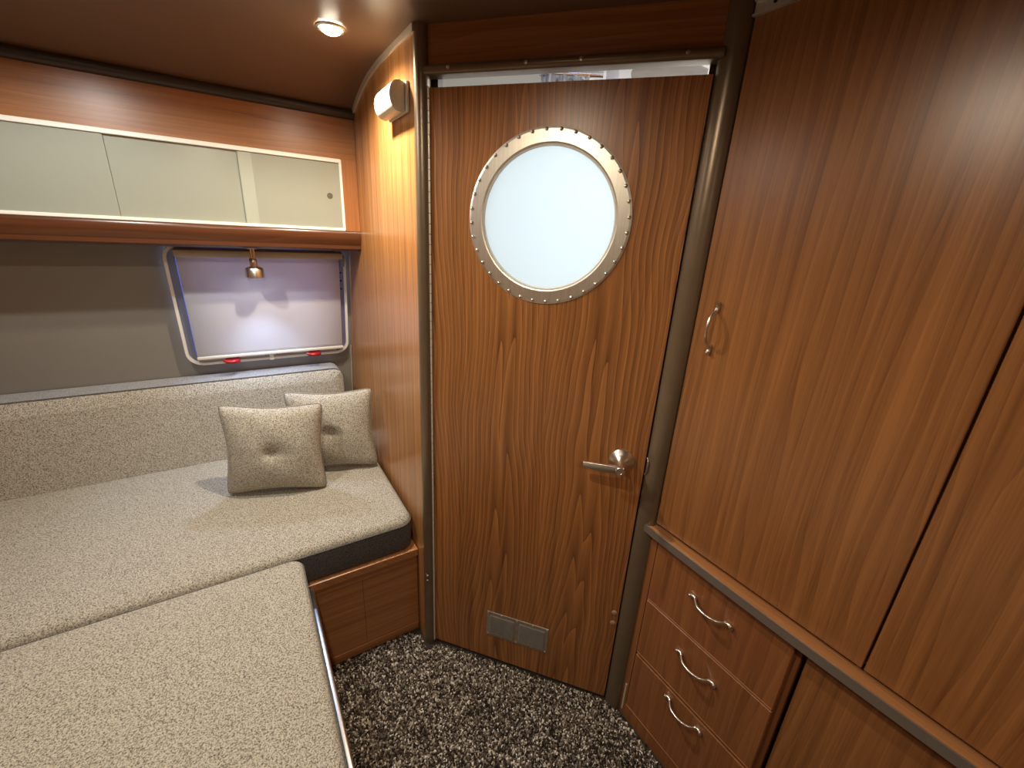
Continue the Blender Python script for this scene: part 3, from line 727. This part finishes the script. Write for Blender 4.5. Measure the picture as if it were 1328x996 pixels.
# neighbouring low cabinet
lc_ = thing('low_cabinet', 'plain walnut low cabinet next to the drawers, nearest the camera', 'cabinet', (XC, -.7, 0))
at(obj('carcass', B(XC+.028, 1.50, -1.65, .200, 0, .704), 'closet'), lc_)
at(obj('cabinet_door', B(XC+.012, XC+.027, -.36, .196, .05, .700, bev=.001, seg=1), 'closet'), lc_)
at(obj('cabinet_door', B(XC+.012, XC+.027, -.93, -.364, .05, .700, bev=.001, seg=1), 'closet'), lc_)
# ledge with metal edging, gently bowed front
yy = np.linspace(-1.65, .628, 40)
def fx(y): return .8560-.010*math.sin(math.pi*min(max((.628-y)/.75, 0), 1))**.8 if y > -.12 else .856
pl_ = [(fx(y), y) for y in yy]
lg = thing('counter_ledge', 'narrow wooden ledge with a dark metal edge above the drawers', 'ledge', (XC, -.5, .70))
ob_ = prism([(x+.002, y) for x, y in pl_]+[(XC+.02, .590), (XC+.02, -1.65)], 'Z', .7055, .7235); at(obj('board', ob_, 'ledge'), lg)
tag(at(obj('metal_edge', prism([(x-.0015, y) for x, y in pl_]+[(x+.0025, y) for x, y in pl_[::-1]], 'Z', .703, .7245), plain('worn_metal_edge', (.50, .45, .39), .3, .8, bump=.3, bscale=60)), lg), 'worn metal edging')
at(obj('end_screw', lathe([(.003, 0), (.002, .0015)], (fx(.615)-.0015, .615, .713), (-1, 0, 0), 10), 'nickel', None, 30), lg)
# little door catch on the hinge post
ca = thing('door_catch', 'tiny pale catch low on the post beside the sofa base', 'catch', (.420, 1.124, .31))
obj('plate', B(-.006, .006, -.004, .002, -.018, .018, bev=.001, seg=1), 'bronze', ca)
for zz in (.010, -.010): obj('screw', lathe([(.0042, 0), (.0034, .002), (.001, .003)], (0, -.004, zz), (-.3, -1, 0), 10), 'plasticwhite', ca, 30)

# ================================================================== CEILING DOWNLIGHTS
labs = ['small round ceiling downlight glowing near the alarm', 'round ceiling downlight left of the lit one near the alarm', 'round ceiling downlight over the near bench', 'added round fill downlight behind the camera']
lens = emit('downlight_lens', (1, .90, .70), 30)
for (x, y, e, c, sa, sbl), lab in zip(DOWNLIGHTS, labs):
    d_ = thing('ceiling_downlight', lab, 'light', (x, y, CEIL), group='ceiling downlights')
    obj('bezel', lathe([(.035, 0), (.034, -.003), (.029, -.005), (.026, -.003)][::-1], (0, 0, 0), (0, 0, 1), 32, cap=False), 'nickel', d_, 40)
    obj('lens', lathe([(.004, -.014), (.013, -.0125), (.021, -.008), (.026, -.001)], (0, 0, 0), (0, 0, 1), 24), lens, d_, 60)
    L_ = bpy.data.lights.new('downlight_lamp', 'SPOT'); L_.energy = e; L_.color = c; L_.spot_size = R(sa); L_.spot_blend = sbl; L_.shadow_soft_size = .018
    lo = bpy.data.objects.new('downlight_lamp', L_); col.objects.link(lo); lo.parent = d_; lo.location = (0, 0, -.020)
